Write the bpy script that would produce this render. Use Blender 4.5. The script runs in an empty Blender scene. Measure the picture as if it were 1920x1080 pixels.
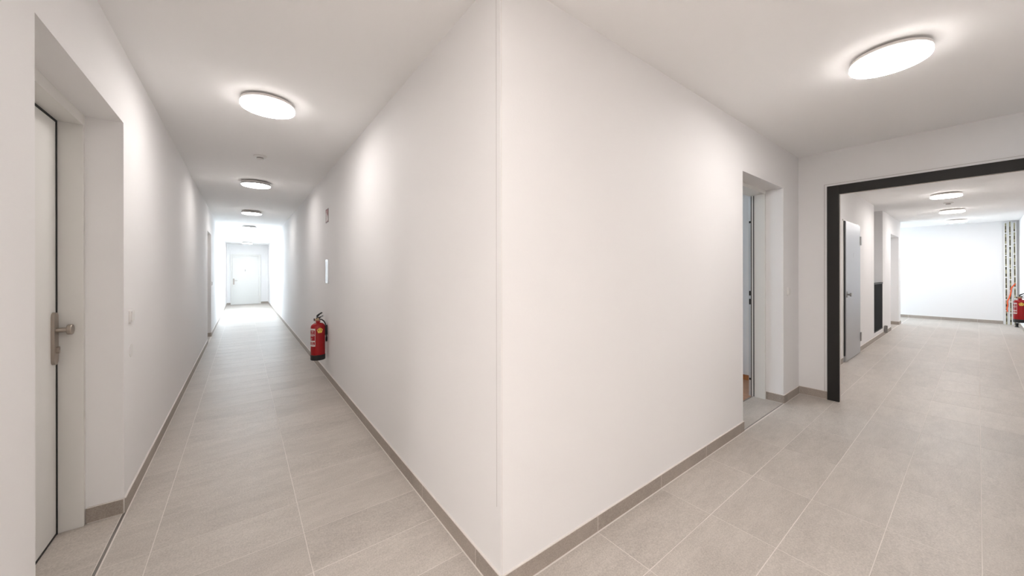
import bpy, bmesh, math, random
from mathutils import Vector, Matrix
random.seed(7)
SC = bpy.context.scene
COL = SC.collection

# ------------------------------------------------------------------ camera
F_PX, YAW, ROLL, PPY = 663.84, 0.9212, -0.0015, 508.89
cd = bpy.data.cameras.new('camera'); cam = bpy.data.objects.new('camera', cd); COL.objects.link(cam)
cd.sensor_width = 36.0; cd.lens = F_PX / 1920 * 36.0
cd.shift_y = (PPY - 540) / 1920.0
cd.clip_start = 0.02; cd.clip_end = 200
_f = Vector((math.cos(YAW), math.sin(YAW), 0)); _r0 = Vector((math.sin(YAW), -math.cos(YAW), 0)); _u0 = Vector((0, 0, 1))
_r = _r0 * math.cos(ROLL) + _u0 * math.sin(ROLL); _u = -_r0 * math.sin(ROLL) + _u0 * math.cos(ROLL)
cam.matrix_world = Matrix(((_r.x, _u.x, -_f.x, -0.847), (_r.y, _u.y, -_f.y, -1.19), (_r.z, _u.z, -_f.z, 1.337), (0, 0, 0, 1)))
SC.camera = cam

# ------------------------------------------------------------------ light and exposure
SC.view_settings.view_transform = 'Standard'
SC.view_settings.look = 'None'
SC.view_settings.gamma = 1.0
SC.view_settings.use_curve_mapping = False
SC.view_settings.exposure = 0.80
SKY_STRENGTH = 23.0
LAMP_STRENGTH = 22.0
w = bpy.data.worlds.new('sky'); SC.world = w; w.use_nodes = True
bg = w.node_tree.nodes['Background']
bg.inputs['Color'].default_value = (0.74, 0.87, 1.0, 1); bg.inputs['Strength'].default_value = SKY_STRENGTH

H = 2.575      # ceiling height
XL = -1.375    # left corridor wall
XE = 14.3      # far end of the right corridor
YE = 17.1      # far end of the left corridor
YR = -1.8      # right wall of the right corridor
XP = 4.0       # cross wall with the black frame


def portal(name, loc, rot, sx, sy):
    l = bpy.data.lights.new(name, 'AREA'); l.shape = 'RECTANGLE'; l.size = sx; l.size_y = sy
    l.cycles.is_portal = True
    o = bpy.data.objects.new(name, l); o.location = loc; o.rotation_euler = rot; COL.objects.link(o)


portal('window_light', (0.28, 13.05, 1.62), (0, math.radians(90), 0), 1.57, 1.5)
portal('window_light', (13.3, 2.78, 1.4), (math.radians(-90), 0, 0), 1.0, 1.0)
portal('window_light', (1.9, 3.49, 1.42), (math.radians(-90), 0, 0), 0.8, 0.95)

# ------------------------------------------------------------------ materials
MATS = {}


def mat(name, col, rough=0.5, metal=0.0, bump=0.0, bscale=200.0, var=0.0, vscale=8.0, emit=0.0, ecol=None, spec=0.5):
    m = bpy.data.materials.new(name); m.use_nodes = True; nt = m.node_tree; b = nt.nodes['Principled BSDF']
    b.inputs['Base Color'].default_value = (*col, 1); b.inputs['Roughness'].default_value = rough
    b.inputs['Metallic'].default_value = metal; b.inputs['Specular IOR Level'].default_value = spec
    tc = nt.nodes.new('ShaderNodeTexCoord')
    if var > 0:
        n = nt.nodes.new('ShaderNodeTexNoise'); n.inputs['Scale'].default_value = vscale; n.inputs['Detail'].default_value = 5
        nt.links.new(tc.outputs['Object'], n.inputs['Vector'])
        mr = nt.nodes.new('ShaderNodeMapRange'); mr.inputs['To Min'].default_value = 1 - var; mr.inputs['To Max'].default_value = 1 + var
        nt.links.new(n.outputs['Fac'], mr.inputs['Value'])
        vm = nt.nodes.new('ShaderNodeVectorMath'); vm.operation = 'SCALE'; vm.inputs[0].default_value = col
        nt.links.new(mr.outputs['Result'], vm.inputs['Scale']); nt.links.new(vm.outputs['Vector'], b.inputs['Base Color'])
    if bump > 0:
        n = nt.nodes.new('ShaderNodeTexNoise'); n.inputs['Scale'].default_value = bscale; n.inputs['Detail'].default_value = 3
        nt.links.new(tc.outputs['Object'], n.inputs['Vector'])
        bp = nt.nodes.new('ShaderNodeBump'); bp.inputs['Strength'].default_value = bump; bp.inputs['Distance'].default_value = 0.002
        nt.links.new(n.outputs['Fac'], bp.inputs['Height']); nt.links.new(bp.outputs['Normal'], b.inputs['Normal'])
    if emit > 0:
        b.inputs['Emission Color'].default_value = (*(ecol or col), 1); b.inputs['Emission Strength'].default_value = emit
    MATS[name] = m
    return m


def tile_mat(name, c1, c2, rough, stretch=(1, 1, 1)):
    m = bpy.data.materials.new(name); m.use_nodes = True; nt = m.node_tree; N = nt.nodes.new; Lk = nt.links.new
    b = nt.nodes['Principled BSDF']
    tc = N('ShaderNodeTexCoord'); oi = N('ShaderNodeObjectInfo'); ge = N('ShaderNodeNewGeometry')
    rnd = N('ShaderNodeMath'); rnd.operation = 'ADD'; Lk(oi.outputs['Random'], rnd.inputs[0]); Lk(ge.outputs['Random Per Island'], rnd.inputs[1])
    off = N('ShaderNodeMath'); off.operation = 'MULTIPLY'; off.inputs[1].default_value = 37.0; Lk(rnd.outputs[0], off.inputs[0])
    cmb = N('ShaderNodeCombineXYZ')
    for i in range(3): Lk(off.outputs[0], cmb.inputs[i])
    mp = N('ShaderNodeVectorMath'); mp.operation = 'ADD'; Lk(ge.outputs['Position'], mp.inputs[0]); Lk(cmb.outputs[0], mp.inputs[1])
    st = N('ShaderNodeMapping'); st.inputs['Scale'].default_value = stretch; Lk(mp.outputs[0], st.inputs['Vector'])
    n1 = N('ShaderNodeTexNoise'); n1.inputs['Scale'].default_value = 3.2; n1.inputs['Detail'].default_value = 6; n1.inputs['Roughness'].default_value = 0.6
    Lk(st.outputs[0], n1.inputs['Vector'])
    n2 = N('ShaderNodeTexNoise'); n2.inputs['Scale'].default_value = 160; n2.inputs['Detail'].default_value = 3; Lk(mp.outputs[0], n2.inputs['Vector'])
    n3 = N('ShaderNodeTexNoise'); n3.inputs['Scale'].default_value = 14; n3.inputs['Detail'].default_value = 4; Lk(st.outputs[0], n3.inputs['Vector'])
    a = N('ShaderNodeMath'); a.operation = 'MULTIPLY_ADD'; Lk(n1.outputs['Fac'], a.inputs[0]); a.inputs[1].default_value = 1.0; a.inputs[2].default_value = -0.35
    a2 = N('ShaderNodeMath'); a2.operation = 'MULTIPLY_ADD'; Lk(n2.outputs['Fac'], a2.inputs[0]); a2.inputs[1].default_value = 1.7; Lk(a.outputs[0], a2.inputs[2])
    a3 = N('ShaderNodeMath'); a3.operation = 'MULTIPLY_ADD'; Lk(n3.outputs['Fac'], a3.inputs[0]); a3.inputs[1].default_value = 0.45; Lk(a2.outputs[0], a3.inputs[2])
    a4 = N('ShaderNodeMath'); a4.operation = 'MULTIPLY_ADD'; Lk(rnd.outputs[0], a4.inputs[0]); a4.inputs[1].default_value = 0.22; Lk(a3.outputs[0], a4.inputs[2])
    a5 = N('ShaderNodeMath'); a5.operation = 'SUBTRACT'; Lk(a4.outputs[0], a5.inputs[0]); a5.inputs[1].default_value = 0.84
    a5.use_clamp = True
    mx = N('ShaderNodeMix'); mx.data_type = 'RGBA'; Lk(a5.outputs[0], mx.inputs['Factor'])
    mx.inputs[6].default_value = (*c1, 1); mx.inputs[7].default_value = (*c2, 1)
    Lk(mx.outputs[2], b.inputs['Base Color'])
    mr = N('ShaderNodeMapRange'); mr.inputs['To Min'].default_value = rough - 0.07; mr.inputs['To Max'].default_value = rough + 0.07
    Lk(n1.outputs['Fac'], mr.inputs['Value']); Lk(mr.outputs['Result'], b.inputs['Roughness'])
    bp = N('ShaderNodeBump'); bp.inputs['Strength'].default_value = 0.25; bp.inputs['Distance'].default_value = 0.001
    Lk(n2.outputs['Fac'], bp.inputs['Height']); Lk(bp.outputs['Normal'], b.inputs['Normal'])
    MATS[name] = m


def glass_mat():
    m = bpy.data.materials.new('glass'); m.use_nodes = True; nt = m.node_tree
    for n in list(nt.nodes): nt.nodes.remove(n)
    o = nt.nodes.new('ShaderNodeOutputMaterial'); mix = nt.nodes.new('ShaderNodeMixShader')
    t = nt.nodes.new('ShaderNodeBsdfTransparent'); g = nt.nodes.new('ShaderNodeBsdfGlossy'); g.inputs['Roughness'].default_value = 0.02
    t.inputs['Color'].default_value = (0.95, 0.97, 0.97, 1)
    mix.inputs[0].default_value = 0.06
    nt.links.new(t.outputs[0], mix.inputs[1]); nt.links.new(g.outputs[0], mix.inputs[2]); nt.links.new(mix.outputs[0], o.inputs[0])
    MATS['glass'] = m


def brushed(name, col, rough, axis_scale):
    m = mat(name, col, rough, 1.0); nt = m.node_tree; b = nt.nodes['Principled BSDF']
    tc = nt.nodes.new('ShaderNodeTexCoord'); mp = nt.nodes.new('ShaderNodeMapping'); mp.inputs['Scale'].default_value = axis_scale
    n = nt.nodes.new('ShaderNodeTexNoise'); n.inputs['Scale'].default_value = 30; n.inputs['Detail'].default_value = 4
    nt.links.new(tc.outputs['Object'], mp.inputs['Vector']); nt.links.new(mp.outputs[0], n.inputs['Vector'])
    mr = nt.nodes.new('ShaderNodeMapRange'); mr.inputs['To Min'].default_value = rough - 0.08; mr.inputs['To Max'].default_value = rough + 0.12
    nt.links.new(n.outputs['Fac'], mr.inputs['Value']); nt.links.new(mr.outputs['Result'], b.inputs['Roughness'])
    return m


def wood_mat():
    m = mat('parquet', (0.42, 0.22, 0.12), 0.4); nt = m.node_tree; b = nt.nodes['Principled BSDF']; N = nt.nodes.new; Lk = nt.links.new
    ge = N('ShaderNodeNewGeometry'); oi = N('ShaderNodeObjectInfo')
    mp = N('ShaderNodeMapping'); mp.inputs['Scale'].default_value = (12, 1.2, 1); Lk(ge.outputs['Position'], mp.inputs['Vector'])
    n = N('ShaderNodeTexNoise'); n.noise_dimensions = '4D'; n.inputs['Scale'].default_value = 4; n.inputs['Detail'].default_value = 5
    w4 = N('ShaderNodeMath'); w4.operation = 'MULTIPLY'; w4.inputs[1].default_value = 30; Lk(oi.outputs['Random'], w4.inputs[0]); Lk(w4.outputs[0], n.inputs['W'])
    Lk(mp.outputs[0], n.inputs['Vector'])
    mx = N('ShaderNodeMix'); mx.data_type = 'RGBA'; Lk(n.outputs['Fac'], mx.inputs['Factor'])
    mx.inputs[6].default_value = (0.28, 0.12, 0.06, 1); mx.inputs[7].default_value = (0.62, 0.36, 0.22, 1)
    Lk(mx.outputs[2], b.inputs['Base Color'])


mat('wall_paint', (0.885, 0.872, 0.866), 0.75, bump=0.12, bscale=90)
mat('ceiling_paint', (0.96, 0.95, 0.942), 0.8, bump=0.08, bscale=70)
mat('corner_bead', (0.885, 0.872, 0.866), 0.7)
mat('crack', (0.42, 0.38, 0.36), 0.9)  # also colours the painted shadow line around the black frame
mat('grout', (0.78, 0.72, 0.67), 0.8, bump=0.2, bscale=400)
mat('caulk', (0.78, 0.73, 0.69), 0.6)
tile_mat('floor_tile', (0.40, 0.358, 0.318), (0.62, 0.565, 0.51), 0.42, (1.0, 3.0, 1.0))
tile_mat('base_tile', (0.28, 0.24, 0.205), (0.44, 0.382, 0.332), 0.5, (1, 1, 1))
mat('white_door', (0.80, 0.79, 0.76), 0.38, bump=0.04, bscale=300)
mat('white_frame', (0.80, 0.785, 0.75), 0.35)
mat('seal', (0.012, 0.011, 0.011), 0.7)
mat('black_steel', (0.019, 0.017, 0.015), 0.5, spec=0.35, bump=0.25, bscale=350, var=0.12, vscale=60)
mat('railing_black', (0.02, 0.021, 0.022), 0.55, spec=0.3)
brushed('nickel', (0.40, 0.35, 0.305), 0.32, (1, 1, 20))
brushed('grey_door', (0.50, 0.51, 0.53), 0.38, (40, 1, 1))
mat('hinge_steel', (0.32, 0.31, 0.30), 0.35, 0.9)
mat('plastic', (0.82, 0.80, 0.78), 0.35)
mat('lamp_ring', (0.72, 0.68, 0.65), 0.4)
mat('lamp_base_shaded', (0.22, 0.20, 0.19), 0.6)  # base colour darkened for shade on the dim lamps
mat('lamp_base_lit', (0.62, 0.57, 0.55), 0.6)  # same base, colour paled for the lit lamps
mat('diffuser_lit', (0.9, 0.9, 0.9), 0.4, emit=LAMP_STRENGTH, ecol=(1.0, 0.95, 0.922))
mat('diffuser_dim', (0.92, 0.94, 0.96), 0.3, emit=16.0, ecol=(1.0, 0.95, 0.92))  # unlit-looking lamps given a glow to brighten the long corridor
mat('rim_lit', (0.9, 0.9, 0.9), 0.4, emit=LAMP_STRENGTH * 0.09, ecol=(1.0, 0.95, 0.922))
mat('diffuser_fill', (0.9, 0.9, 0.9), 0.4, emit=LAMP_STRENGTH * 3.15, ecol=(1.0, 0.95, 0.922))  # for the added hall lamps that fill the near walls
mat('diffuser_strong', (0.9, 0.9, 0.9), 0.4, emit=LAMP_STRENGTH * 1.5, ecol=(1.0, 0.95, 0.922))
mat('diffuser_wide', (0.9, 0.9, 0.9), 0.4, emit=LAMP_STRENGTH * 1.32, ecol=(1.0, 0.95, 0.922))
mat('rim_shaded', (0.5, 0.5, 0.5), 0.4)  # shade of the dim lamps' sides put into the rim colour
mat('detector_slot', (0.28, 0.25, 0.24), 0.6)
mat('red_paint', (0.36, 0.004, 0.008), 0.22)
mat('red_print', (0.38, 0.010, 0.018), 0.4)
mat('white_print', (0.80, 0.76, 0.74), 0.4)
mat('yellow_sticker', (0.80, 0.55, 0.10), 0.4)
mat('yellow_print', (0.50, 0.30, 0.03), 0.4)
mat('rubber', (0.010, 0.010, 0.011), 0.45)
mat('brass', (0.55, 0.42, 0.28), 0.3, 0.9)
mat('sign_red', (0.24, 0.035, 0.04), 0.4)
mat('sign_edge', (0.16, 0.13, 0.125), 0.5)
mat('sign_white', (0.75, 0.70, 0.68), 0.4)
mat('plaque', (0.82, 0.86, 0.90), 0.25)
mat('plaque_print', (0.62, 0.66, 0.70), 0.4)
mat('rail_white', (0.90, 0.90, 0.89), 0.4)
mat('rail_board', (0.44, 0.40, 0.26), 0.6, var=0.2, vscale=30)
mat('rail_slot', (0.045, 0.038, 0.025), 0.7)
mat('orange_cable', (0.85, 0.11, 0.02), 0.4)
mat('wood_base', (0.42, 0.15, 0.05), 0.45)
mat('strip_metal', (0.30, 0.28, 0.26), 0.4, 0.8)
mat('strike_steel', (0.70, 0.72, 0.74), 0.35, 0.6)
glass_mat(); wood_mat()


# ------------------------------------------------------------------ mesh helpers
def box(bm, x0, x1, y0, y1, z0, z1):
    if x0 > x1: x0, x1 = x1, x0
    if y0 > y1: y0, y1 = y1, y0
    if z0 > z1: z0, z1 = z1, z0
    v = [bm.verts.new((x, y, z)) for x in (x0, x1) for y in (y0, y1) for z in (z0, z1)]
    for f in ((0, 1, 3, 2), (4, 6, 7, 5), (0, 4, 5, 1), (2, 3, 7, 6), (0, 2, 6, 4), (1, 5, 7, 3)):
        bm.faces.new([v[i] for i in f])


def lathe(bm, prof, n=40, M=None, cap=True):
    """profile (r, z) turned about z; M moves it"""
    M = M or Matrix.Identity(4); rings = []
    for r, z in prof:
        if r < 1e-6: rings.append([bm.verts.new(M @ Vector((0, 0, z)))])
        else: rings.append([bm.verts.new(M @ Vector((r * math.cos(2 * math.pi * i / n), r * math.sin(2 * math.pi * i / n), z))) for i in range(n)])
    for a, b in zip(rings, rings[1:]):
        for i in range(n):
            j = (i + 1) % n
            if len(a) == 1 and len(b) == 1: continue
            if len(a) == 1: bm.faces.new((a[0], b[j], b[i]))
            elif len(b) == 1: bm.faces.new((a[i], a[j], b[0]))
            else: bm.faces.new((a[i], a[j], b[j], b[i]))
    if cap:
        for rg, rev in ((rings[0], True), (rings[-1], False)):
            if len(rg) > 1: bm.faces.new(rg[::-1] if rev else rg)


def tube(bm, pts, r, n=10, closed=False):
    pts = [Vector(p) for p in pts]; rings = []; N = len(pts)
    up = Vector((0, 0, 1))
    for i, p in enumerate(pts):
        a = pts[(i - 1) % N] if closed else pts[max(i - 1, 0)]; b = pts[(i + 1) % N] if closed else pts[min(i + 1, N - 1)]
        t = (b - a).normalized()
        s = t.cross(up)
        if s.length < 0.1: s = t.cross(Vector((1, 0, 0)))
        s.normalize(); q = s.cross(t)
        rr = r[i] if isinstance(r, (list, tuple)) else r
        rings.append([bm.verts.new(p + (s * math.cos(2 * math.pi * k / n) + q * math.sin(2 * math.pi * k / n)) * rr) for k in range(n)])
    for i in range(N if closed else N - 1):
        a, b = rings[i], rings[(i + 1) % N]
        for k in range(n):
            j = (k + 1) % n; bm.faces.new((a[k], a[j], b[j], b[k]))
    if not closed: bm.faces.new(rings[0][::-1]); bm.faces.new(rings[-1])


def spline(ctrl, n=6):
    c = [Vector(p) for p in ctrl]; c = [c[0] * 2 - c[1]] + c + [c[-1] * 2 - c[-2]]; out = []
    for i in range(1, len(c) - 2):
        for k in range(n):
            t = k / n
            out.append(0.5 * ((2 * c[i]) + (c[i + 1] - c[i - 1]) * t + (2 * c[i - 1] - 5 * c[i] + 4 * c[i + 1] - c[i + 2]) * t * t + (3 * c[i] - c[i - 1] - 3 * c[i + 1] + c[i + 2]) * t ** 3))
    out.append(c[-2]); return out


def prism(bm, poly, d, M):
    """flat polygon (u, v) extruded by d along local z, placed by M"""
    a = [bm.verts.new(M @ Vector((u, v, 0))) for u, v in poly]; b = [bm.verts.new(M @ Vector((u, v, d))) for u, v in poly]
    bm.faces.new(a[::-1]); bm.faces.new(b)
    for i in range(len(poly)):
        j = (i + 1) % len(poly); bm.faces.new((a[i], a[j], b[j], b[i]))


def curved_patch(bm, r, a0, a1, z0, z1, t=0.0006, n=8):
    """thin patch on an upright cylinder, angles in radians"""
    g = []
    for rr in (r, r + t):
        for z in (z0, z1):
            g.append([bm.verts.new((rr * math.cos(a0 + (a1 - a0) * i / n), rr * math.sin(a0 + (a1 - a0) * i / n), z)) for i in range(n + 1)])
    for i in range(n):
        bm.faces.new((g[2][i], g[2][i + 1], g[3][i + 1], g[3][i])); bm.faces.new((g[0][i], g[1][i], g[1][i + 1], g[0][i + 1]))
        bm.faces.new((g[0][i], g[0][i + 1], g[2][i + 1], g[2][i])); bm.faces.new((g[1][i], g[3][i], g[3][i + 1], g[1][i + 1]))
    bm.faces.new((g[0][0], g[2][0], g[3][0], g[1][0])); bm.faces.new((g[0][n], g[1][n], g[3][n], g[2][n]))


def rrect(w, h, r, n=5):
    out = []
    for cx, cy, a in ((w / 2 - r, h / 2 - r, 0), (-w / 2 + r, h / 2 - r, 90), (-w / 2 + r, -h / 2 + r, 180), (w / 2 - r, -h / 2 + r, 270)):
        for k in range(n + 1):
            t = math.radians(a + 90 * k / n); out.append((cx + r * math.cos(t), cy + r * math.sin(t)))
    return out


def obj(name, bm, m, parent=None, kind=None, label=None, cat=None, group=None, smooth=False, bevel=0.0, seg=2):
    bmesh.ops.recalc_face_normals(bm, faces=bm.faces)
    if bevel > 0:
        bmesh.ops.bevel(bm, geom=list(bm.edges), offset=bevel, segments=seg, affect='EDGES', profile=0.7)
    me = bpy.data.meshes.new(name); bm.to_mesh(me); bm.free()
    me.materials.append(MATS[m])
    o = bpy.data.objects.new(name, me); COL.objects.link(o)
    if smooth:
        for p in me.polygons: p.use_smooth = True
        me.set_sharp_from_angle(angle=math.radians(35))
    if parent: o.parent = parent
    return tag(o, kind, label, cat, group)


def tag(o, kind=None, label=None, cat=None, group=None):
    if kind: o['kind'] = kind
    if label: o['label'] = label
    if cat: o['category'] = cat
    if group: o['group'] = group
    return o


def empty(name, loc=(0, 0, 0), rz=0.0, kind=None, label=None, cat=None, group=None):
    o = bpy.data.objects.new(name, None); o.empty_display_size = 0.1; o.location = loc; o.rotation_euler = (0, 0, rz); COL.objects.link(o)
    return tag(o, kind, label, cat, group)


def bx(*boxes):
    bm = bmesh.new()
    for b in boxes: box(bm, *b)
    return bm


def copy_tree(o, parent=None):
    c = o.copy(); COL.objects.link(c)
    if parent: c.parent = parent
    for ch in list(o.children): copy_tree(ch, c)
    return c


# plane frames: local x along the wall, local y up, local z out of the wall
def wall_frame(kind, a, z, off=0.0):
    if kind == 'left':    # wall x = XL facing +x ; u runs along -y as seen
        return Matrix(((0, 0, 1, XL + off), (1, 0, 0, a), (0, 1, 0, z), (0, 0, 0, 1)))
    if kind == 'inner_left':   # wall x = 0 facing -x
        return Matrix(((0, 0, -1, -off), (-1, 0, 0, a), (0, 1, 0, z), (0, 0, 0, 1)))
    if kind == 'inner_right':  # wall y = 0 facing -y
        return Matrix(((1, 0, 0, a), (0, 0, -1, -off), (0, 1, 0, z), (0, 0, 0, 1)))


# ------------------------------------------------------------------ walls, floor slab, ceiling
def wall(name, boxes, label): return obj(name, bx(*boxes), 'wall_paint', kind='structure', label=label)


N1 = (0.628, 1.68, 2.165); N2 = (7.50, 8.40, 2.11); N3 = (13.35, 14.25, 2.08)
b = []
y = 0.1
for n in (N1, N2, N3):
    b.append((XL - 0.25, XL, y, n[0], 0, H)); b.append((XL - 0.25, XL, n[0], n[1], n[2], H)); y = n[1]
b.append((XL - 0.25, XL, y, YE, 0, H)); b.append((XL - 0.45, XL - 0.25, 0.1, YE + 0.3, -0.1, H))
wall('wall_left', b, 'white plaster wall of the long corridor with recessed doorways')
W1 = (12.30, 13.80, 0.83, 2.40)
wall('wall_inner_left', [(0, 0.25, 0.0, W1[0], -0.02, H), (0, 0.25, W1[1], YE + 0.3, -0.02, H), (0, 0.25, W1[0], W1[1], -0.02, W1[2]), (0, 0.25, W1[0], W1[1], W1[3], H)],
     'white plaster wall left of the corner, carrying the fire extinguisher')
D1 = (2.48, 3.50, 2.175)
wall('wall_inner_right', [(0.25, D1[0], 0, 0.28, -0.02, H), (D1[0], D1[1], 0, 0.28, D1[2], H), (D1[1], 8.65, 0, 0.28, -0.02, H)],
     'white plaster wall right of the corner with an open doorway')
DB = (10.75, 12.05, 2.17)
wall('wall_far_side', [(9.65, DB[0], 0, 0.28, -0.02, H), (DB[0], DB[1], 0, 0.28, DB[2], H), (DB[1], 12.42, 0, 0.28, -0.02, H), (DB[0], DB[1], 0.30, 0.42, -0.02, H),
                       (12.22, 12.42, 0.28, 2.6, -0.02, H)], 'white wall beyond the stair opening with a recessed doorway')
wall('wall_stairwell', [(8.45, 8.65, 0.28, 1.8, -1.3, H), (9.65, 9.85, 0.28, 1.8, -1.3, H), (8.45, 9.85, 1.8, 1.95, -1.3, H), (8.45, 9.85, -0.0, 0.0 + 0.02, -1.3, -0.02)],
     'white walls of the stairwell behind the black railing')
wall('wall_end_left', [(XL - 0.25, 0.0, YE, YE + 0.3, 0, H)], 'bright end wall of the long corridor')
wall('wall_end_right', [(XE, XE + 0.25, YR - 0.3, 2.8, 0, H)], 'blank white wall closing the right corridor')
wall('wall_right', [(0.6, XE, YR - 0.3, YR, 0, H)], 'white wall on the right of the right corridor')
W2 = (12.8, 13.8, 0.9, 1.9)
wall('wall_alcove', [(12.42, W2[0], 2.6, 2.8, 0, H), (W2[1], XE, 2.6, 2.8, 0, H), (W2[0], W2[1], 2.6, 2.8, 0, W2[2]), (W2[0], W2[1], 2.6, 2.8, W2[3], H)],
     'window wall of the bright side bay')
PF = (-0.245, -1.50, 2.20)
wall('wall_portal', [(XP, XP + 0.12, PF[0], 0, 0, H), (XP, XP + 0.12, YR, PF[1], 0, H), (XP, XP + 0.12, PF[1], PF[0], PF[2], H)],
     'white cross wall around the black steel opening')
W3 = (1.5, 2.3, 0.95, 1.9)
wall('wall_apartment', [(4.085, 4.25, 0.28, 3.3, 0, H), (0.25, W3[0], 3.3, 3.5, 0, H), (W3[1], 4.25, 3.3, 3.5, 0, H), (W3[0], W3[1], 3.3, 3.5, 0, W3[2]), (W3[0], W3[1], 3.3, 3.5, W3[3], H)],
     'white walls of the room behind the open door')
obj('ceiling', bx((XL - 0.45, 0.25, YR - 0.3, YE + 0.3, H, H + 0.2), (0.25, XE + 0.25, YR - 0.3, 3.5, H, H + 0.2)), 'ceiling_paint', kind='structure', label='smooth white plaster ceiling of both corridors')
obj('ceiling', bx((XL, 0.0, 14.85, YE, 2.477, H)), 'ceiling_paint', kind='structure', label='slightly lower ceiling before the far end door')
floor = obj('floor', bx((XL - 0.45, 0.0, YR - 0.3, YE + 0.3, -0.12, -0.0006), (0.0, XE + 0.25, YR - 0.3, 0.0, -0.12, -0.0006),
                        (0.25, 4.25, 0.0, 3.5, -0.12, -0.0006), (10.6, XE + 0.25, 0.0, 2.8, -0.12, -0.0006)),
            'grout', kind='structure', label='beige grey tiled corridor floor with pale joints')
obj('floor', bx((8.45, 9.85, 0.0, 1.95, -1.4, -1.3), (8.65, 9.65, 0.02, 0.32, -1.3, -0.17), (8.65, 9.65, 0.32, 0.62, -1.3, -0.34), (8.65, 9.65, 0.62, 0.92, -1.3, -0.51), (8.65, 9.65, 0.92, 1.8, -1.3, -0.68)),
    'grout', kind='structure', label='stair flight going down behind the black railing')

# unseen hall added behind the viewpoint to hold lamps filling the near walls
XH, YH = -4.6, -5.2
wall('wall_added_hall', [(XH - 0.2, XH, YH, 0.3, 0, H), (XH, XL - 0.25, 0.1, 0.3, 0, H), (XH - 0.2, 0.8, YH - 0.2, YH, 0, H), (0.6, 0.8, YH, YR - 0.3, 0, H)], 'white walls of the added unseen hall behind the viewpoint')
obj('ceiling', bx((XH - 0.2, XL - 0.45, YH - 0.2, 0.3, H, H + 0.2), (XL - 0.45, 0.8, YH - 0.2, YR - 0.3, H, H + 0.2)), 'ceiling_paint', kind='structure', label='ceiling of the added unseen hall')
obj('floor', bx((XH - 0.2, XL - 0.45, YH - 0.2, 0.3, -0.12, 0.0), (XL - 0.45, 0.8, YH - 0.2, YR - 0.3, -0.12, 0.0)), 'caulk', kind='structure', label='floor of the added unseen hall, pale to bounce light')

# corner bead: thin plaster strip on the left face of the corner, with its hairline crack
obj('trim_1', bx((-0.0008, 0.0, 0.0, 0.031, 0.085, H)), 'corner_bead', kind='structure', label='plaster corner strip with a hairline crack')
obj('trim_2', bx((-0.0010, 0.0, 0.0312, 0.0325, 0.35, H)), 'crack', kind='structure', label='hairline crack beside the wall corner')
obj('trim_3', bx((0.003, 0.0045, -0.0006, 0.0, 0.085, H)), 'caulk', kind='structure', label='faint edge line of the plaster corner')

# ------------------------------------------------------------------ floor tiles
G = 0.0032
tile_mesh = {}


def tile(x0, x1, y0, y1, parent, name='floor_tile', m='floor_tile'):
    k = (round(x1 - x0, 4), round(y1 - y0, 4), m)
    cx, cy = (x0 + x1) / 2, (y0 + y1) / 2
    if k not in tile_mesh:
        w_, h_ = k[0] / 2 - G / 2, k[1] / 2 - G / 2; e = 0.0004
        bm = bmesh.new()
        lo = [bm.verts.new((sx * w_, sy * h_, -0.006)) for sx, sy in ((-1, -1), (1, -1), (1, 1), (-1, 1))]
        mi = [bm.verts.new((sx * w_, sy * h_, -e)) for sx, sy in ((-1, -1), (1, -1), (1, 1), (-1, 1))]
        hi = [bm.verts.new((sx * (w_ - e), sy * (h_ - e), 0)) for sx, sy in ((-1, -1), (1, -1), (1, 1), (-1, 1))]
        for a, c in ((lo, mi), (mi, hi)):
            for i in range(4): bm.faces.new((a[i], a[(i + 1) % 4], c[(i + 1) % 4], c[i]))
        bm.faces.new(hi)
        me = bpy.data.meshes.new(name); bm.to_mesh(me); bm.free(); me.materials.append(MATS[m]); tile_mesh[k] = me
    o = bpy.data.objects.new(name, tile_mesh[k]); o.location = (cx, cy, 0); COL.objects.link(o); o.parent = parent
    return o


rest = bmesh.new()
def rest_tile(x0, x1, y0, y1): box(rest, x0 + G / 2, x1 - G / 2, y0 + G / 2, y1 - G / 2, -0.006, 0.0)


cols = [(-0.6, -0.0), (-1.2, -0.6), (XL + 0.012, -1.2)]
for r in range(-6, 57):
    y0, y1 = 0.3 * r, 0.3 * (r + 1)
    for x0, x1 in cols:
        if r >= 0 and x1 == 0: x1 = -0.012          # pale joint left open beside the skirting
        (tile(x0, x1, y0, y1, floor) if 0 <= r < 44 else rest_tile(x0, x1, y0, y1))
for k in range(0, 24):
    x0, x1 = 0.6 * k, min(0.6 * (k + 1), XE)
    for r in range(6):
        (tile(x0, x1, -0.3 * (r + 1), -0.3 * r if r else -0.012, floor) if not (k < 2 and r > 4) and k < 24 else rest_tile(x0, x1, -0.3 * (r + 1), -0.3 * r))
for k in range(21, 24):      # side bay beside the far wall
    for r in range(0, 8): rest_tile(max(0.6 * k, 12.42), min(0.6 * (k + 1), XE), 0.3 * r, 0.3 * (r + 1))
obj('floor_tiles', rest, 'floor_tile', floor, kind='stuff')
# threshold tiles in the door recesses
for (a, c) in ((N1[0], 1.26), (1.26, N1[1]), N2[:2], N3[:2]): tile(XL - 0.245, XL - 0.006, a, c, floor, 'threshold_tile')
tile(D1[0] + 0.0, D1[1] + 0.0, 0.006, 0.262, floor, 'threshold_tile')
tile(DB[0], 11.4, 0.004, 0.29, floor, 'threshold_tile'); tile(11.4, DB[1], 0.004, 0.29, floor, 'threshold_tile')
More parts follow.
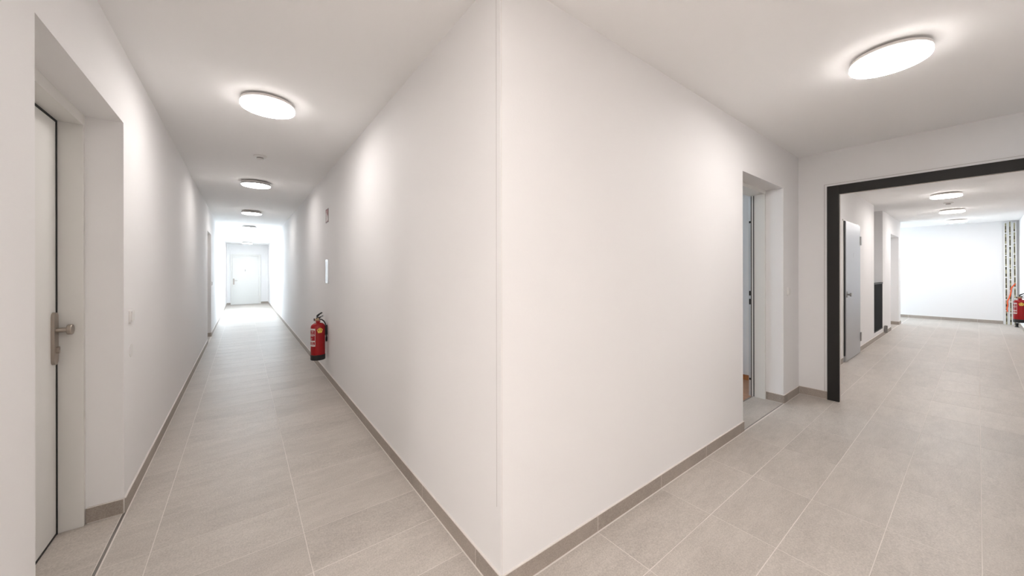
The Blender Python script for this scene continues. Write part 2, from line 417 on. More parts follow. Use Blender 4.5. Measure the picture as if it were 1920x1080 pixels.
# dark movement joints along the thresholds
obj('trim_4', bx((XL - 0.004, XL + 0.0070, N1[0], N1[1], -0.0035, 0.0008)), 'strip_metal', kind='structure', label='metal joint strip at the foot of the near left door recess')
obj('trim_5', bx((D1[0] + 0.02, D1[1] - 0.01, -0.001, 0.0055, -0.0035, 0.0008)), 'strip_metal', kind='structure', label='metal joint strip across the open doorway')
obj('trim_6', bx((D1[0], D1[1] - 0.03, 0.262, 0.275, -0.0035, 0.003)), 'strip_metal', kind='structure', label='dark threshold strip before the wooden floor')

# ------------------------------------------------------------------ tiled skirting
BH, BT = 0.080, 0.009


def skirting(name, label, runs):
    """runs: (axis, fixed, sign, a0, a1, origin) ; axis 'x': wall runs along x at y=fixed, tiles stand out by sign"""
    bed = bmesh.new(); pieces = []
    for axis, fx, sg, a0, a1, org in runs:
        o0, o1 = (fx, fx + sg * 0.0084)
        a0b = a0 + (0.007 if a0 not in (0.0,) else 0)
        if axis == 'x': box(bed, a0b, a1, min(o0, o1), max(o0, o1), 0, BH + 0.004)
        else: box(bed, min(o0, o1), max(o0, o1), a0b, a1, 0, BH + 0.004)
        c = [a0] + [org + 0.6 * k for k in range(-10, 60) if a0 + 0.02 < org + 0.6 * k < a1 - 0.02] + [a1]
        for p, q in zip(c, c[1:]): pieces.append((axis, fx, sg, p, q))
    root = obj(name, bed, 'caulk', kind='structure', label=label)
    for axis, fx, sg, p, q in pieces:
        g = 0.0016; lo, hi = sorted((fx + sg * 0.0045, fx + sg * BT))
        bm = bmesh.new()
        if axis == 'x': box(bm, p + (g if p > 0.01 or p < -0.01 else -0.009), q - g, lo, hi, 0.003, BH)
        else: box(bm, lo, hi, p + (g if p > 0.01 or p < -0.01 else -0.009), q - g, 0.003, BH)
        obj('skirting_tile', bm, 'base_tile', root, bevel=0.0006, seg=1)
    return root


skirting('baseboard_left', 'grey tile skirting along the left wall of the long corridor',
         [('y', XL, 1, 0.1, N1[0], 0.15), ('y', XL, 1, N1[1] - 0.009, N2[0], 1.9), ('y', XL, 1, N2[1] - 0.009, N3[0], 0.4), ('y', XL, 1, N3[1] - 0.009, YE, 0.2),
          ('x', N1[1], -1, XL - 0.14, XL, 5), ('x', N2[1], -1, XL - 0.14, XL, 5), ('x', N3[1], -1, XL - 0.14, XL, 5)])
skirting('baseboard_inner_left', 'grey tile skirting left of the wall corner', [('y', 0.0, -1, 0.0, YE, 0.1905)])
skirting('baseboard_inner_right', 'grey tile skirting right of the wall corner up to the black frame',
         [('x', 0.0, -1, 0.0, D1[0] + 0.006, 0.602), ('x', 0.0, -1, D1[1] - 0.009, XP, 9), ('y', D1[1], -1, 0.0, 0.15, 9), ('y', XP, -1, PF[0], -0.009, 9)])
skirting('baseboard_far_side', 'grey tile skirting beyond the black frame',
         [('x', 0.0, -1, XP + 0.12, 6.06, 0.002), ('x', 0.0, -1, 7.21, DB[0], 0.002), ('x', 0.0, -1, DB[1], 12.42, 0.0), ('y', DB[1], -1, 0.0, 0.25, 9)])
skirting('baseboard_end_right', 'grey tile skirting at the foot of the far blank wall', [('y', XE, -1, -1.57, 2.4, 0.02)])
skirting('baseboard_end_left', 'grey tile skirting either side of the far end door', [('x', YE, -1, XL, -1.25, 9), ('x', YE, -1, -0.25, 0.0, 9)])
skirting('baseboard_right', 'grey tile skirting along the right wall of the right corridor', [('x', YR, 1, 0.6, XE, 0.0)])


# ------------------------------------------------------------------ doors
def handle_plate(parent, M, w_, h_, knob=True, lever=False):
    bm = bmesh.new(); prism(bm, rrect(w_, h_, w_ * 0.48, 6), 0.012, M)
    pl = obj('handle_plate', bm, 'nickel', parent, smooth=True, label='brushed nickel door plate')
    bm = bmesh.new(); K = M @ Matrix.Translation((0, h_ * 0.16, 0.012))
    if knob:
        lathe(bm, [(0.0115, 0), (0.0115, 0.035), (0.024, 0.036), (0.0262, 0.039), (0.0262, 0.050), (0.024, 0.053), (0, 0.053)], 36, K)
        obj('knob', bm, 'nickel', pl, smooth=True)
    else:
        lathe(bm, [(0.010, 0), (0.010, 0.045), (0, 0.045)], 20, K)
        Ki = K; pts = [Ki @ Vector(p) for p in ((0, 0, 0.038), (0.02, 0, 0.045), (0.06, 0, 0.045), (0.12, 0, 0.045))]
        tube(bm, pts, 0.009, 12); obj('lever', bm, 'nickel', pl, smooth=True)
    bm = bmesh.new(); C2 = M @ Matrix.Translation((0, -h_ * 0.22, 0.012))
    prism(bm, rrect(0.018, 0.034, 0.0088, 5), 0.010, C2)
    obj('lock_cylinder', bm, 'nickel', pl, smooth=True)
    bm = bmesh.new(); prism(bm, [(-0.0012, -0.004), (0.0012, -0.004), (0.0012, 0.006), (-0.0012, 0.006)], 0.0004, C2 @ Matrix.Translation((0, 0.004, 0.010)))
    obj('keyhole', bm, 'seal', pl)
    return pl


def recessed_door(name, label, niche, rich=False):
    a, c, zt = niche; root = empty(name, (0, 0, 0), kind='structure', label=label)
    xf = XL - 0.14; xb = XL - 0.25; xl = XL - 0.230; zi = zt - 0.055; j = 0.025
    bm = bx((xb, xf, c - j, c, 0, zt), (xb, xf, a, a + j, 0, zt), (xb, xf, a + j, c - j, zi, zt))
    obj('door_frame', bm, 'white_frame', root, bevel=0.002)
    obj('door_seal', bx((xb, xl + 0.003, c - j - 0.011, c - j, 0.0, zi), (xb, xl + 0.003, a + j, a + j + 0.011, 0, zi), (xb, xl + 0.003, a + j + 0.011, c - j - 0.011, zi - 0.011, zi),
                        (xb, xl + 0.002, a + j + 0.011, c - j - 0.011, 0.0, 0.010)), 'seal', root)
    leaf = obj('door_leaf', bx((xb, xl, a + j + 0.010, c - j - 0.010, 0.010, zi - 0.010)), 'white_door', root, bevel=0.002)
    M = Matrix(((0, 0, 1, xl), (1, 0, 0, c - j - 0.046), (0, 1, 0, 1.003), (0, 0, 0, 1)))
    handle_plate(root, M, 0.050, 0.262, True)
    return root


recessed_door('door_1', 'cream white flat door with nickel knob plate in the near left recess', N1)
recessed_door('door_2', 'white door in the middle left recess', N2)
recessed_door('door_3', 'white door in the far left recess', N3)

# open apartment door on the right wall
d4 = empty('door_4', kind='structure', label='open white doorway into a bright room with wooden floor')
j = 0.022
obj('door_frame', bx((D1[1] - j, D1[1], 0.15, 0.30, 0, D1[2]), (D1[0], D1[0] + j, 0.15, 0.30, 0, D1[2]), (D1[0] + j, D1[1] - j, 0.15, 0.30, D1[2] - 0.035, D1[2])), 'white_frame', d4, bevel=0.002)
xs = D1[1] - j
obj('door_seal', bx((xs - 0.004, xs, 0.250, 0.257, 0.003, 2.135), (xs - 0.004, xs, 0.274, 0.279, 0.003, 2.135)), 'seal', d4)
obj('strike_strip', bx((xs - 0.003, xs, 0.281, 0.300, 0.003, 2.135)), 'strike_steel', d4)
sl = bmesh.new()
for z, hh in ((1.86, 0.022), (1.10, 0.050), (1.01, 0.060), (0.184, 0.022)): box(sl, xs - 0.0045, xs, 0.281, 0.296, z - hh / 2, z + hh / 2)
obj('bolt_holes', sl, 'seal', d4)
lf = obj('door_leaf', bx((D1[0] + 0.0, D1[0] + 0.04, 0.30, 1.26, 0.01, 2.12)), 'white_door', d4, bevel=0.002)
# room floor: planks
pf = obj('floor', bx((0.25, 4.085, 0.275, 3.3, -0.0035, -0.0015)), 'wood_base', kind='structure', label='wooden plank floor behind the open door')
yy = 0
for i in range(11):
    x0 = 2.545 + i * 0.14; ys = [0.276] + [0.276 + ((i * 0.47) % 1.0) + k * 1.0 for k in range(1, 4) if 0.276 + ((i * 0.47) % 1.0) + k < 3.2] + [3.3]
    for p, q in zip(ys, ys[1:]):
        obj('floor_plank', bx((x0 + 0.0006, x0 + 0.1394, p + 0.0006, q - 0.0006, -0.002, 0.0015)), 'parquet', pf)
rp = bmesh.new()
for i in range(16): box(rp, 0.26 + i * 0.14 + 0.0006, 0.26 + i * 0.14 + 0.1394, 0.30, 3.29, -0.002, 0.0015)
obj('floor_planks', rp, 'parquet', pf, kind='stuff')
obj('baseboard_apartment', bx((4.067, 4.085, 0.30, 3.3, 0.0015, 0.06)), 'wood_base', kind='structure', label='reddish wooden skirting in the room behind the open door')

# grey metal service door
d5 = empty('door_5', kind='structure', label='flat grey metal service door beyond the black frame')
bm = bmesh.new(); X0, X1, ZT = 6.14, 7.18, 2.065
poly = [(X0, 0.012), (X1, 0.012), (X1, ZT - 0.05)] + [(X1 - 0.05 + 0.05 * math.cos(math.radians(t)), ZT - 0.05 + 0.05 * math.sin(math.radians(t))) for t in range(15, 91, 15)] + [(X0, ZT)]
prism(bm, poly, 0.022, Matrix(((1, 0, 0, 0), (0, 0, -1, -0.004), (0, 1, 0, 0), (0, 0, 0, 1))))
obj('door_leaf', bm, 'grey_door', d5)
obj('door_gap', bx((6.085, 6.145, -0.020, 0, 0.10, ZT)), 'seal', d5)
obj('door_frame', bx((6.065, 6.083, -0.010, 0, 0.08, ZT + 0.02), (6.065, 7.20, -0.010, 0, ZT + 0.006, ZT + 0.02), (7.186, 7.20, -0.010, 0, 0.08, ZT + 0.006)), 'white_frame', d5)
for z in (1.826, 0.262): obj('hinge', bx((7.165, 7.235, -0.036, 0, z - 0.07, z + 0.07)), 'hinge_steel', d5, bevel=0.004)
bm = bmesh.new(); K = Matrix(((1, 0, 0, 6.21), (0, 0, -1, -0.026), (0, 1, 0, 0.99), (0, 0, 0, 1)))
prism(bm, rrect(0.05, 0.09, 0.02), 0.006, K); lathe(bm, [(0.014, 0), (0.014, 0.03), (0.026, 0.032), (0.026, 0.05), (0, 0.052)], 24, K)
obj('knob', bm, 'hinge_steel', d5, smooth=True)
obj('number_mark', bx((6.655, 6.668, -0.0265, -0.026, 1.545, 1.615)), 'hinge_steel', d5)

# far end door
d6 = empty('door_6', kind='structure', label='white door with lever handle closing the long corridor')
obj('door_frame', bx((-1.25, -1.20, YE - 0.03, YE, 0, 2.05), (-0.33, -0.25, YE - 0.03, YE, 0, 2.05), (-1.20, -0.33, YE - 0.03, YE, 1.985, 2.05)), 'white_frame', d6, bevel=0.003)
obj('door_leaf', bx((-1.196, -0.334, YE - 0.018, YE, 0.008, 1.981)), 'white_door', d6, bevel=0.002)
handle_plate(d6, Matrix(((1, 0, 0, -1.15), (0, 0, -1, YE - 0.018), (0, 1, 0, 0.94), (0, 0, 0, 1))), 0.045, 0.25, False)
obj('number_mark', bx((-0.785, -0.768, YE - 0.019, YE - 0.018, 1.36, 1.43)), 'hinge_steel', d6)


# ------------------------------------------------------------------ windows
def window(name, label, axis, p0, p1, z0, z1, a, b_, mull=True):
    """frame between planes a..b_; opening p0..p1 along the other axis"""
    root = empty(name, kind='structure', label=label); t = 0.06

    def bb(u0, u1, v0, v1, w0, w1): return (w0, w1, u0, u1, v0, v1) if axis == 'x' else (u0, u1, w0, w1, v0, v1)
    L = [bb(p0, p0 + t, z0, z1, a, b_), bb(p1 - t, p1, z0, z1, a, b_), bb(p0 + t, p1 - t, z0, z0 + t, a, b_), bb(p0 + t, p1 - t, z1 - t, z1, a, b_)]
    mid = (p0 + p1) / 2; L.append(bb(mid - 0.04, mid + 0.04, z0 + t, z1 - t, a, b_))
    obj('window_frame', bx(*L), 'white_frame', root)
    m = (a + b_) / 2
    for u0, u1 in ((p0 + t, mid - 0.04), (mid + 0.04, p1 - t)): obj('window_pane', bx(bb(u0, u1, z0 + t, z1 - t, m - 0.003, m + 0.003)), 'glass', root)
    return root


w1 = window('window_1', 'daylit window low in the wall near the far end of the long corridor', 'x', W1[0], W1[1], W1[2], W1[3], 0.17, 0.23)
obj('window_sill', bx((-0.03, 0.17, W1[0] - 0.0, W1[1], W1[2], W1[2] + 0.02)), 'white_frame', w1, bevel=0.003)
window('window_2', 'large window lighting the bay beside the far blank wall', 'y', W2[0], W2[1], W2[2], W2[3], 2.70, 2.76)
window('window_3', 'window of the room behind the open door', 'y', W3[0], W3[1], W3[2], W3[3], 3.40, 3.46)

# ------------------------------------------------------------------ black steel frame of the opening
sf = empty('steel_frame', (XP, -0.8, 0), label='black steel frame around the wide opening in the right corridor', cat='frame')
T = 0.018; yo, yi, zo, zi_ = PF[0] + 0.004, -0.334, 2.212, 2.122
yo2, yi2 = PF[1] - 0.004, PF[1] + 0.086


def rel(o_, root): o_.location = o_.location - root.location


for nm, q in (('jamb', (XP - T, XP + 0.010, yi, yo, 0, zo)), ('jamb', (XP - T, XP + 0.010, yo2, yi2, 0, zo)), ('lintel', (XP - T, XP + 0.010, yi2, yi, zi_, zo))):
    o = obj(nm, bx(q), 'black_steel', sf, bevel=0.0015, seg=1); rel(o, sf)
o = obj('plaster_edge', bx((XP - 0.004, XP, yo, yo + 0.022, 0.08, zo + 0.022), (XP - 0.004, XP, yo2 - 0.022, yo2, 0, zo + 0.022), (XP - 0.004, XP, yo2, yo, zo, zo + 0.022)), 'wall_paint', sf, label='raised white plaster edge'); rel(o, sf)
o = obj('edge_shadow', bx((XP - 0.0048, XP, yo + 0.022, yo + 0.0245, 0.08, zo + 0.0245), (XP - 0.0048, XP, yo2 - 0.0245, yo + 0.022, zo + 0.022, zo + 0.0245)), 'crack', sf); rel(o, sf)  # dark strip painted in for the shadow line of the plaster groove
o = obj('inner_edge', bx((XP + 0.010, XP + 0.014, yi - 0.006, yi, 0, zi_), (XP + 0.010, XP + 0.014, yi2, yi - 0.006, zi_ - 0.006, zi_)), 'caulk', sf, label='thin pale edge inside the frame'); rel(o, sf)

# ------------------------------------------------------------------ stair railing
sr = empty('stair_railing', (8.65, -0.0, 0), label='black railing of close upright bars at the stair opening', cat='railing')
def radd(nm, bm, m, lab=None):
    o = obj(nm, bm, m, sr, label=lab); rel(o, sr); return o
radd('top_rail', bx((8.66, 9.64, -0.004, 0.036, 1.075, 1.105)), 'railing_black')
radd('bottom_rail', bx((8.66, 9.64, 0.0, 0.03, 0.155, 0.175)), 'railing_black')
for k in range(17):
    x = 8.668 + k * 0.0595
    radd('bar', bx((x, x + 0.012, 0.002, 0.028, 0.17, 1.08)), 'railing_black')
obj('trim_7', bx((8.65, 9.65, 0.0, 0.04, 0.0, 0.152)), 'corner_bead', kind='structure', label='white plastered curb under the black railing')
ds = empty('door_catch', (9.76, -0.009, 0), label='small dark floor catch at the foot of the wall right of the black railing', cat='door catch')
o = obj('bracket', bx((-0.03, 0.05, -0.022, 0, 0.10, 0.125), (-0.03, -0.015, -0.022, 0, 0.085, 0.19), (0.03, 0.045, -0.045, 0, 0.05, 0.20)), 'hinge_steel', ds, bevel=0.003)


# ------------------------------------------------------------------ ceiling lamps
def make_lamp(lit):
    root = empty('ceiling_lamp')
    bm = bmesh.new(); lathe(bm, [(0.0, 0.0), (0.135, 0.0), (0.135, -0.022), (0.0, -0.022)], 48, cap=False); obj('mounting_base', bm, 'lamp_base_lit' if lit else 'lamp_base_shaded', root, smooth=True)
    bm = bmesh.new(); lathe(bm, [(0.0, -0.012), (0.158, -0.012), (0.163, -0.015), (0.163, -0.030), (0.0, -0.030)], 64, cap=False); obj('housing', bm, 'lamp_ring', root, smooth=True, label='pale plastic ring')
    bm = bmesh.new(); lathe(bm, [(0.0, -0.030), (0.162, -0.030), (0.166, -0.034), (0.166, -0.052), (0.163, -0.058), (0.155, -0.061), (0.0, -0.062)], 64, cap=False)
    bmesh.ops.delete(bm, geom=[v for v in bm.verts if v.co.z > -0.051], context='VERTS')
    obj('diffuser', bm, 'diffuser_lit' if lit else 'diffuser_dim', root, smooth=True, label='glowing white diffuser' if lit else 'white diffuser')
    bm = bmesh.new(); lathe(bm, [(0.0, -0.031), (0.162, -0.031), (0.166, -0.034), (0.166, -0.052)], 64, cap=False)
    obj('diffuser_rim', bm, 'rim_lit' if lit else 'rim_shaded', root, smooth=True, label='softly glowing rim' if lit else 'white rim')
    return root


on_, dim_ = make_lamp(True), make_lamp(False); used = {True: False, False: False}
for x, y, z, lit, lab, grp in [
    (-0.700, 1.93, H, True, 'largest glowing round lamp on the ceiling of the long left corridor', 'lamps along the long corridor'),
    (-0.703, 4.82, H, False, 'round ceiling lamp just behind the smoke detector, second in the long corridor', 'lamps along the long corridor'),
    (-0.705, 7.77, H, False, 'third round ceiling lamp down the long corridor, above its middle', 'lamps along the long corridor'),
    (-0.710, 10.75, H, False, 'fourth small round ceiling lamp down the long corridor', 'lamps along the long corridor'),
    (-0.712, 13.87, H, False, 'fifth tiny round lamp just before the lowered ceiling', 'lamps along the long corridor'),
    (-0.715, 15.75, 2.477, False, 'farthest tiny round lamp on the lowered ceiling before the end door', 'lamps along the long corridor'),
    (2.08, -0.885, H, True, 'large glowing round lamp on the ceiling before the black frame', 'lamps along the right corridor'),
    (5.10, -0.88, H, True, 'round lamp on the ceiling just behind the black frame lintel', 'lamps along the right corridor'),
    (8.12, -0.88, H, True, 'nearest glowing lamp seen through the black frame, before the smoke detector', 'lamps along the right corridor'),
    (10.57, -0.872, H, True, 'middle glowing lamp seen through the black frame, behind the smoke detector', 'lamps along the right corridor'),
    (12.90, -0.872, H, True, 'farthest glowing lamp before the blank end wall', 'lamps along the right corridor'),
    (-0.70, -0.90, H, True, 'glowing round lamp on the ceiling where the two corridors meet', 'lamps along the right corridor'),
    (-0.70, -3.4, H, True, 'added fill lamp on the hall ceiling by the hall side wall', 'added fill lamps of the unseen hall'),
    (-2.9, -0.90, H, True, 'added fill lamp on the hall ceiling near the long corridor', 'added fill lamps of the unseen hall'),
    (-2.9, -3.4, H, True, 'added fill lamp in the far corner of the hall ceiling', 'added fill lamps of the unseen hall')]:
    src = on_ if lit else dim_
    if used[lit]: src = copy_tree(src)
    used[lit] = True
    src.location = (x, y, z); tag(src, None, lab, 'lamp', grp)
    if x > 0 or 'hall' in grp:      # right corridor lamps are set brighter; hall lamps are added fill
        for ch in src.children:
            if ch.name.startswith('diffuser') and 'rim' not in ch.name:
                ch.data = ch.data.copy(); ch.data.materials[0] = MATS['diffuser_fill' if 'hall' in grp else 'diffuser_strong' if x > 4 else 'diffuser_wide']

# smoke detectors
sd = empty('smoke_detector')
bm = bmesh.new(); lathe(bm, [(0, 0), (0.060, 0), (0.060, -0.008), (0.056, -0.014), (0.044, -0.020), (0, -0.020)], 40, cap=False); obj('base', bm, 'plastic', sd, smooth=True)
bm = bmesh.new(); lathe(bm, [(0.030, -0.020), (0.030, -0.030)], 40, cap=False); obj('vent', bm, 'detector_slot', sd, smooth=True)
bm = bmesh.new(); lathe(bm, [(0, -0.030), (0.034, -0.030), (0.032, -0.037), (0.022, -0.044), (0, -0.046)], 40, cap=False); obj('sensor_cap', bm, 'plastic', sd, smooth=True)
for i, (x, y, lab) in enumerate([(-0.70, 3.45, 'round white smoke detector behind the largest lamp of the long corridor'), (-0.71, 13.25, 'tiny smoke detector far down the long corridor before the lowered ceiling'),
                                 (9.37, -0.862, 'smoke detector between two glowing lamps seen through the black frame')]):
    s = sd if i == 0 else copy_tree(sd)
    s.location = (x, y, H); tag(s, None, lab, 'smoke detector', 'smoke detectors')


# ------------------------------------------------------------------ fire extinguisher (front towards local -x, wall on local +x)
def make_extinguisher():
    root = empty('fire_extinguisher'); R = 0.080
    bm = bmesh.new()
    prof = [(0.0, 0.030), (R - 0.002, 0.030), (R, 0.040), (R, 0.405)]
    for k in range(1, 9):
        t = k / 8 * math.pi / 2; prof.append((0.022 + (R - 0.022) * math.cos(t), 0.405 + 0.052 * math.sin(t)))
    prof += [(0.020, 0.470), (0.0, 0.470)]
    lathe(bm, prof, 48, cap=False); obj('tank', bm, 'red_paint', root, smooth=True)
    bm = bmesh.new(); lathe(bm, [(0, 0.0), (R - 0.004, 0.0), (R + 0.002, 0.004), (R + 0.003, 0.062), (R, 0.066), (0.0, 0.066)], 48, cap=False); obj('foot_ring', bm, 'rubber', root, smooth=True, label='black plastic foot')
    bm = bmesh.new(); lathe(bm, [(0.020, 0.468), (0.026, 0.470), (0.026, 0.484), (0.016, 0.487), (0.016, 0.515), (0.0, 0.517)], 24, cap=False)
    lathe(bm, [(0, 0), (0.012, 0.0), (0.012, 0.026), (0, 0.026)], 16, Matrix(((0, 0, -1, -0.010), (0, 1, 0, 0), (1, 0, 0, 0.497), (0, 0, 0, 1))), cap=False)
    vb = obj('valve', bm, 'brass', root, smooth=True, label='metal valve head')
    bm = bmesh.new(); lathe(bm, [(0, 0), (0.016, 0.0), (0.016, 0.012), (0, 0.012)], 20, Matrix(((0, 0, -1, -0.034), (0, 1, 0, 0), (1, 0, 0, 0.497), (0, 0, 0, 1))), cap=False)
    obj('gauge', bm, 'rubber', vb, smooth=True)
    # levers reach up and to the wall side
    M = Matrix(((1, 0, 0, 0), (0, 0, 1, -0.011), (0, 1, 0, 0), (0, 0, 0, 1)))
    bm = bmesh.new(); prism(bm, [(-0.020, 0.508), (0.020, 0.505), (0.030, 0.520), (0.060, 0.538), (0.056, 0.546), (0.020, 0.528), (-0.016, 0.524)], 0.022, M); obj('carry_handle', bm, 'rubber', vb, bevel=0.0015)
    bm = bmesh.new(); prism(bm, [(-0.018, 0.530), (-0.004, 0.527), (0.018, 0.551), (0.046, 0.572), (0.052, 0.582), (0.040, 0.586), (0.008, 0.568), (-0.014, 0.548)], 0.022, M); obj('squeeze_lever', bm, 'rubber', vb, bevel=0.0015)
    bm = bmesh.new(); tube(bm, [(0.050 + 0.017 * math.cos(t), -0.016, 0.545 + 0.017 * math.sin(t)) for t in [2 * math.pi * k / 20 for k in range(20)]], 0.0018, 6, True); obj('pin_ring', bm, 'strike_steel', vb, smooth=True)
    bm = bmesh.new(); curved_patch(bm, 0.0262, math.radians(200), math.radians(340), 0.471, 0.483, 0.002); obj('seal_tag', bm, 'red_print', vb)
    # hose down the wall side
    bm = bmesh.new(); tube(bm, spline([(0.015, 0.0, 0.497), (0.042, 0.004, 0.492), (0.072, 0.006, 0.462), (0.088, 0.004, 0.41), (0.091, -0.006, 0.30), (0.091, -0.010, 0.26)]), 0.0075, 10)
    hs = obj('hose', bm, 'rubber', root, smooth=True, label='black rubber hose on the wall side')
    bm = bmesh.new(); lathe(bm, [(0.0075, 0.275), (0.011, 0.265), (0.011, 0.235), (0.008, 0.215), (0, 0.215)], 16, Matrix.Translation((0.093, -0.010, 0))); obj('nozzle', bm, 'rubber', hs, smooth=True)
    # label column facing away from the wall, bordered white with red fields
    a0, a1 = math.radians(178), math.radians(241)
    bm = bmesh.new(); curved_patch(bm, R, a0, a1, 0.175, 0.392, 0.0006, 12); lb = obj('instruction_label', bm, 'white_print', root, smooth=False, label='white and red printed instruction label')
    fields = [(0.315, 0.372), (0.246, 0.309), (0.193, 0.229)]
    bm = bmesh.new()
    for z0, z1 in fields: curved_patch(bm, R + 0.0006, a0 + 0.03, a1 - 0.05, z0, z1, 0.0004, 12)
    obj('red_field', bm, 'red_print', lb)
    bm = bmesh.new()
    rows = [(0.357, 0.42, 0.85), (0.343, 0.5, 0.8), (0.323, 0.1, 0.95), (0.299, 0.08, 0.80), (0.268, 0.15, 0.62), (0.255, 0.1, 0.45), (0.217, 0.3, 0.75), (0.202, 0.25, 0.9)]
    for z, u0, u1 in rows: curved_patch(bm, R + 0.0010, a0 + (a1 - a0) * (0.06 + u0 * 0.85), a0 + (a1 - a0) * (0.06 + u1 * 0.85), z, z + 0.0045, 0.0003, 6)
    obj('printed_lines', bm, 'white_print', lb, kind='stuff')
    # pentagon inspection sticker, facing the corridor corner
    ac = math.radians(278)

    def pent(rad, t, m, par, n=1, z0=0.368):
        bm_ = bmesh.new(); Rr = R + t; vs = []
        cen = bm_.verts.new((Rr * math.cos(ac), Rr * math.sin(ac), z0))
        ring = []
        for k in range(5):
            p = (math.pi / 2 + 2 * math.pi * k / 5, math.pi / 2 + 2 * math.pi * (k + 1) / 5)
            for s_ in range(4):
                f_ = s_ / 4; u = rad * ((1 - f_) * math.cos(p[0]) + f_ * math.cos(p[1])); v = rad * ((1 - f_) * math.sin(p[0]) + f_ * math.sin(p[1]))
                ring.append(bm_.verts.new((Rr * math.cos(ac + u / R), Rr * math.sin(ac + u / R), z0 + v)))
        for k in range(20): bm_.faces.new((cen, ring[k], ring[(k + 1) % 20]))
        return obj('inspection_sticker' if n else 'sticker_print', bm_, m, par, label='yellow five sided sticker' if n else None)
    st = pent(0.036, 0.0012, 'yellow_sticker', root)
    bm = bmesh.new()
    for k in range(-1, 2, 2):
        pass
    for (u, v, wu, wv) in [(-0.014, 0.010, 0.010, 0.003), (-0.007, 0.0155, 0.009, 0.003), (0.001, 0.0175, 0.007, 0.003), (0.007, 0.0135, 0.009, 0.003), (0.013, 0.008, 0.008, 0.003), (-0.004, -0.002, 0.016, 0.002), (-0.004, -0.008, 0.014, 0.002)]:
        curved_patch(bm, R + 0.0014, ac + u / R, ac + (u + wu) / R, 0.368 + v, 0.368 + v + wv, 0.0003, 3)
    obj('sticker_print', bm, 'yellow_print', st)
    bm = bmesh.new(); box(bm, 0.078, 0.104, -0.02, 0.02, 0.30, 0.42); obj('wall_bracket', bm, 'rubber', root, bevel=0.003)
    return root


ex = make_extinguisher(); ex.location = (-0.105, 3.79, 0.245)
tag(ex, None, 'red fire extinguisher hanging low on the wall of the long left corridor', 'fire extinguisher', 'wall mounted fire extinguishers')
e2 = copy_tree(ex); e2.location = (11.45, YR + 0.105, 0.305); e2.rotation_euler = (0, 0, math.radians(-90))
tag(e2, None, 'red fire extinguisher at the right edge near the slotted rails', 'fire extinguisher', 'wall mounted fire extinguishers')

# ------------------------------------------------------------------ signs and switches
sg = empty('fire_sign', (0, 3.78, 2.042), label='small red and white fire extinguisher sign high on the left corridor wall', cat='sign')
Ms = Matrix(((0, 0, -1, -0.0), (-1, 0, 0, 0), (0, 1, 0, 0), (0, 0, 0, 1)))
def sadd(nm, polys, d0, d, m, par=None, lab=None, root=None):
    bm = bmesh.new()
    for p in polys: prism(bm, p, d, Ms @ Matrix.Translation((0, 0, d0)))
    return obj(nm, bm, m, par or root, label=lab)
def rc(x0, x1, y0, y1): return [(x0, y0), (x1, y0), (x1, y1), (x0, y1)]
bd = sadd('sign_board', [rc(-0.093, 0.093, -0.086, 0.086)], 0, 0.003, 'sign_edge', root=sg)
sadd('sign_field', [rc(-0.085, 0.085, -0.078, 0.078)], 0.003, 0.0004, 'sign_red', bd)
sadd('extinguisher_symbol', [[(-0.055, -0.068), (-0.015, -0.068), (-0.015, 0.025), (-0.026, 0.037), (-0.044, 0.037), (-0.055, 0.025)], rc(-0.042, -0.028, 0.037, 0.055), [(-0.042, 0.055), (-0.028, 0.048), (0.000, 0.062), (-0.003, 0.070)],
                             [(-0.042, 0.050), (-0.070, 0.030), (-0.072, -0.020), (-0.065, -0.020), (-0.063, 0.026), (-0.040, 0.042)]], 0.0034, 0.0004, 'sign_white', bd)
sadd('flame_symbol', [[(0.020, -0.066), (0.062, -0.066), (0.074, -0.040), (0.070, -0.012), (0.058, 0.010), (0.056, -0.014), (0.044, 0.022), (0.040, -0.008), (0.026, 0.004), (0.028, -0.018), (0.012, -0.030), (0.012, -0.052)]], 0.0034, 0.0004, 'sign_white', bd)
pq = empty('notice_frame', (0, 3.79, 1.342), label='upright white framed notice between the red sign and the extinguisher', cat='notice')
bd = sadd('notice_panel', [rrect(0.195, 0.305, 0.004, 2)], 0, 0.006, 'plaque', root=pq)
sadd('notice_edge', [rc(-0.0975, -0.0935, -0.1525, 0.1525), rc(0.0935, 0.0975, -0.1525, 0.1525), rc(-0.0935, 0.0935, 0.1485, 0.1525), rc(-0.0935, 0.0935, -0.1525, -0.1485)], 0.006, 0.003, 'rail_white', bd)


def switch(loc, M3, lab, w_=0.082, h_=0.082, rocker=True):
    r_ = empty('light_switch' if rocker else 'blank_cover', loc, label=lab, cat='switch' if rocker else 'cover plate')
    bm = bmesh.new(); prism(bm, rrect(w_, h_, 0.012 if rocker else w_ * 0.49, 5), 0.009 if rocker else 0.003, M3); p = obj('plate', bm, 'plastic', r_, bevel=0.0015)
    if rocker:
        bm = bmesh.new(); prism(bm, rrect(w_ - 0.024, h_ - 0.024, 0.004, 3), 0.005, M3 @ Matrix.Translation((0, 0, 0.009))); obj('rocker', bm, 'white_frame', r_, bevel=0.001)
    return r_


ML = Matrix(((0, 0, 1, 0), (1, 0, 0, 0), (0, 1, 0, 0), (0, 0, 0, 1))); MR = Matrix(((1, 0, 0, 0), (0, 0, -1, 0), (0, 1, 0, 0), (0, 0, 0, 1)))
switch((XL, 1.822, 1.078), ML, 'white light switch on the left wall beside the near door recess')
switch((XL, 1.835, 0.875), ML, 'white round blank cover under the near left light switch', 0.078, 0.078, False)
switch((3.645, 0, 1.125), MR, 'white light switch between the open doorway and the black frame')
switch((XL, 8.62, 1.09), ML, 'tiny white light switch beside the middle left door recess')

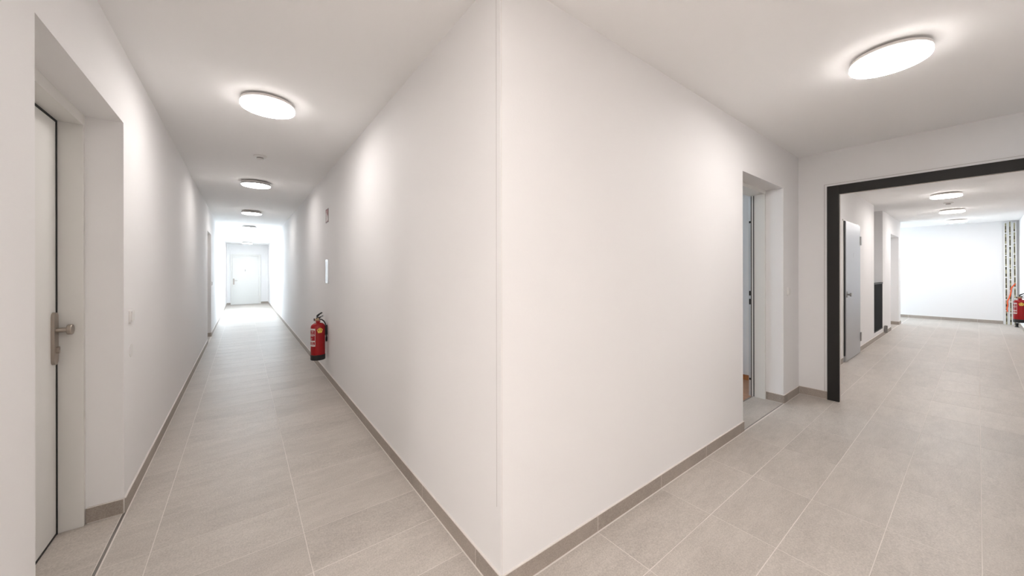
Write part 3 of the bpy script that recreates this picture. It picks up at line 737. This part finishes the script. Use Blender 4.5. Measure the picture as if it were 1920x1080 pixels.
# ------------------------------------------------------------------ slotted rails in the far corner
def slotted_rail(y, top, lean, lab):
    root = empty('slotted_rail', (XE - 0.045, y, 0.0), label=lab, cat='rail', group='slotted rails in the far corner'); root.rotation_euler = (lean, 0, 0)
    Lh = top
    fl = []
    for s_ in (-1, 1):
        q = (-0.022, 0.022, min(s_ * 0.013, s_ * 0.028), max(s_ * 0.013, s_ * 0.028), 0.0, Lh); obj('flange', bx(q), 'rail_white', root)
    wb = obj('web', bx((-0.010, 0.006, -0.0128, 0.0128, 0.004, Lh - 0.01)), 'rail_board', root, label='beige strip with dark slots')
    sl = bmesh.new(); z = 0.06 + random.random() * 0.05
    while z < Lh - 0.1:
        n = random.choice((1, 3, 4, 5)); hh = 0.018 if n > 1 else 0.06
        for k in range(n):
            if z < Lh - 0.1: box(sl, -0.0125, -0.0098, -0.009, 0.009, z, z + hh)
            z += hh + 0.009
        z += random.uniform(0.03, 0.10)
    obj('slots', sl, 'rail_slot', wb, kind='stuff')
    z = Lh - 0.16 - random.random() * 0.2
    while z > 0.1:
        obj('clip', bx((-0.024, -0.010, -0.0128, 0.0128, z, z + 0.022)), 'rail_white', root); z -= 0.275
    return root


slotted_rail(-1.618, 2.525, math.radians(-0.35), 'leftmost of three tall white slotted rails standing against the far wall')
slotted_rail(-1.680, 2.555, math.radians(-0.35), 'middle and tallest of three white slotted rails in the far corner')
slotted_rail(-1.742, 2.520, math.radians(-0.35), 'rightmost of three tall white slotted rails, next to the corner')
bm = bmesh.new()
tube(bm, spline([(XE - 0.092, -1.745, 1.02), (XE - 0.092, -1.72, 0.98), (XE - 0.092, -1.685, 0.90), (XE - 0.092, -1.680, 0.80), (XE - 0.092, -1.652, 0.66), (XE - 0.092, -1.628, 0.58), (XE - 0.092, -1.632, 0.48), (XE - 0.092, -1.622, 0.40), (XE - 0.092, -1.630, 0.32)]), 0.011, 8)
obj('cable', bm, 'orange_cable', label='orange cable hanging across the slotted rails', cat='cable', smooth=True)
bm = bmesh.new(); lathe(bm, [(0, 0), (0.034, 0), (0.034, 0.010), (0.020, 0.016), (0.022, 0.085), (0.026, 0.095), (0, 0.097)], 24, Matrix.Translation((13.75, YR + 0.055, 0)), cap=False)
obj('door_stop', bm, 'rubber', label='small black rubber floor stop below the right extinguisher', cat='door stop', smooth=True)
